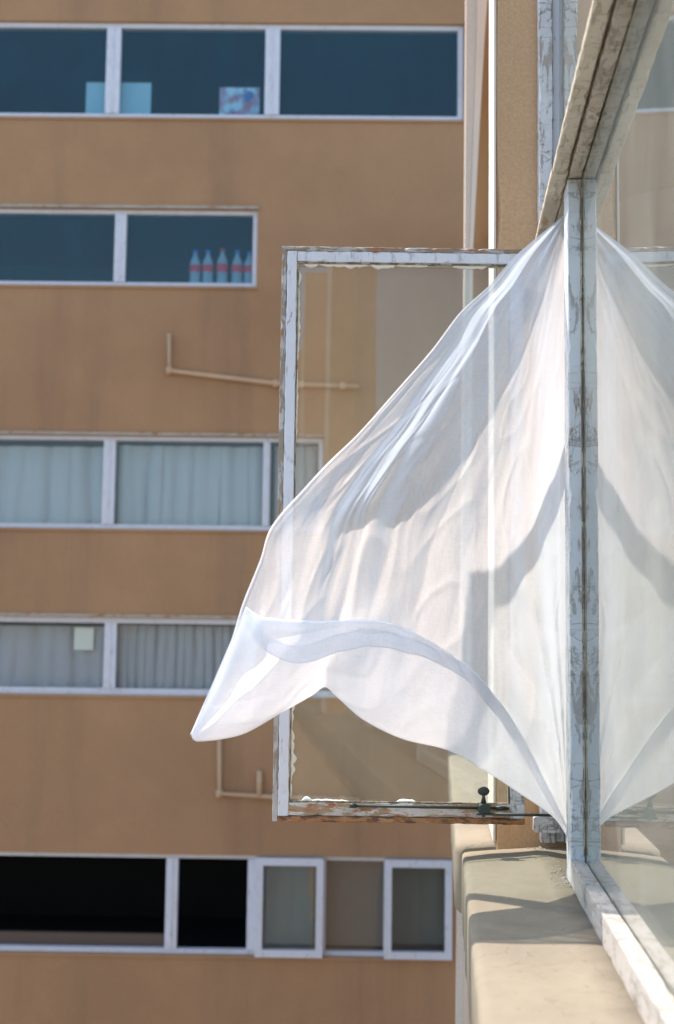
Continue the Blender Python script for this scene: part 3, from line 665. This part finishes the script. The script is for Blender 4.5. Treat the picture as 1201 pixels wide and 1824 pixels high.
for i in range(NS+1):
    s = i/NS; s = s**1.12; row = []
    for j in range(NT_+1):
        t = j/NT_; row.append(main_world(s, t))
    # turned-up flap: round the belly and up behind
    base = np.array(interp(FOOT, s)); ed = np.array(interp(EDGE, s)); wq = math.sin(math.pi*s)**.4
    ed = ed+np.array([0, 5*nz(s*9, 0, 61)+2.5*nz(s*26, 0, 62), .012*nz(s*13, 0, 63)])*wq
    for j in range(1, NF+1):
        q = j/NF
        px = base[0]+(ed[0]-base[0])*q; py = base[1]+(ed[1]-base[1])*q
        # the roll: first goes away from the camera quickly
        Yb = base[2]+bill(s, 1)+wrinkle(s, 1)*min(1, s*14)
        bow = -.030*math.sin(math.pi*min(1, q*1.0))**.5*(1 if s > .02 else 0)
        Y = Yb+(ed[2]-Yb)*q+bow*min(1, s*8)*min(1, (1-s)*8)+.006*nz(s*9, q*3, 9)*math.sin(math.pi*q)+.0025*math.sin(s*60+q*4)*math.sin(math.pi*q)-.0012
        row.append(at(px, py, Y))
    he = np.array(interp(HEMC, s))+np.array([0, 6*nz(s*8, 0, 71)+3*nz(s*24, 0, 72), .014*nz(s*15, 0, 73)])*wq
    for j in range(1, NG+1):
        q = j/NG
        px = ed[0]+(he[0]-ed[0])*q; py = ed[1]+(he[1]-ed[1])*q
        row.append(at(px, py, ed[2]+(he[2]-ed[2])*q-.004*math.sin(math.pi*q)**.5+.003*nz(s*7, q*2, 19)))
    rows_.append(row)
# the cloth goes on into the room behind the post
for k in range(1, 26):
    u = k/25; row = []
    last = rows_[NS]
    for j in range(NT_+NF+NG+1):
        p = last[j]; t = min(1, j/NT_)
        mid = CAMH+.22
        row.append(Vector((p.x+.26*u, p.y+.08*u+.018*math.sin(u*9+t*3)*u, p.z+(.10*u if t < .5 else .02*u)*(1-2*t))))
    rows_.append(row)
def curtain_mat(name='sheer curtain cloth', tr=.37, c=(.82, .90, .97)):
    t = NT(name)
    g_ = t.n('ShaderNodeNewGeometry'); d = t.n('ShaderNodeVectorMath', operation='DOT_PRODUCT'); t.l(g_.outputs['Incoming'], d.inputs[0]); t.l(g_.outputs['Normal'], d.inputs[1])
    cs = t.math('ABSOLUTE', d.outputs['Value'])
    wv = t.noise(420, 2, .5, sc=(1, 1, .12)); wh = t.noise(420, 2, .5, sc=(.2, .2, 1.6))
    slub = t.math('MULTIPLY', t.math('ADD', wv, wh), .5)
    f = t.math('MULTIPLY', t.math('POWER', cs, .9), t.math('MULTIPLY_ADD', t.ramp(slub, [(.35, 0.), (.65, 1.)]), .10, tr-.05))
    df = t.n('ShaderNodeBsdfDiffuse'); tl = t.n('ShaderNodeBsdfTranslucent'); x = t.n('ShaderNodeBsdfTransparent')
    col = t.mix(slub, tuple(v*.97 for v in c), tuple(min(1, v*1.02) for v in c)); t.l(col, df.inputs[0]); t.l(col, tl.inputs[0])
    t.put(tl.inputs[0], t.mix(slub, (.88, .845, .845), (.94, .905, .905)))
    b = t.bump(slub, .10, .0005); b = t.bump(t.noise(11, 4, .5, dist=.8), .30, .004, b); t.l(b, df.inputs['Normal'])
    a = t.n('ShaderNodeMixShader'); a.inputs[0].default_value = .5; t.l(df.outputs[0], a.inputs[1]); t.l(tl.outputs[0], a.inputs[2])
    m = t.n('ShaderNodeMixShader'); t.l(f, m.inputs[0]); t.l(a.outputs[0], m.inputs[1]); t.l(x.outputs[0], m.inputs[2])
    return t.done(m.outputs[0])
m_curt = curtain_mat()
cur = empty('sheer_curtain', W(.3, 2.55, .8), 'sheer white curtain billowing out of the open window past the casement', 'curtain')
mb = MB(); mb.grid(rows_, True); mb.build('cloth', m_curt, cur, fixn=False)
# hem: a doubled band along the turned-up edge and the flying corner
mb = MB(); HB = []
for i in range(NS+1):
    row = rows_[i]; n_ = len(row); HB.append([row[n_-1]+(row[n_-1-NG]-row[n_-1]).normalized()*min(.030, (row[n_-1-NG]-row[n_-1]).length*.9)*(k/6)+Vector((0, -.002, .0)) for k in range(7)])
mb.grid(HB, True); mb.build('hem', m_curt, cur, fixn=False)
mb = MB(); CB = []
for i in range(0, 52):
    s = (i/NS)**1.12; CB.append([main_world(s, 1-.052*k/6-.012*math.sin(i*.06)*k/6)+Vector((0, .003, 0)) for k in range(7)])
mb.grid(CB, True); mb.build('hem', m_curt, cur, fixn=False)

# the leech is turned over and stitched too, and fine seam threads run along the hems
mb = MB(); LB = []
for j in range(6, NT_+1):
    LB.append([rows_[k][j]+Vector((0, .0016, 0)) for k in (0, 1, 2, 3, 4, 5)])
mb.grid(LB, True); mb.build('hem', m_curt, cur, fixn=False)
m_thread = plain('seam thread', (.55, .58, .63), .8)
mb = MB(); mb.tube([r_[0]+Vector((0, -.002, 0)) for r_ in HB[2:NS-4:2]], .0005, 5); mb.build('seam', m_thread, cur)
mb = MB(); mb.tube([r_[6]+Vector((0, -.001, 0)) for r_ in HB[2:NS-4:2]], .0004, 5); mb.build('seam', m_thread, cur)
mb = MB(); mb.tube([r_[6]+Vector((0, -.004, 0)) for r_ in CB[1:]], .0005, 5); mb.build('seam', m_thread, cur)
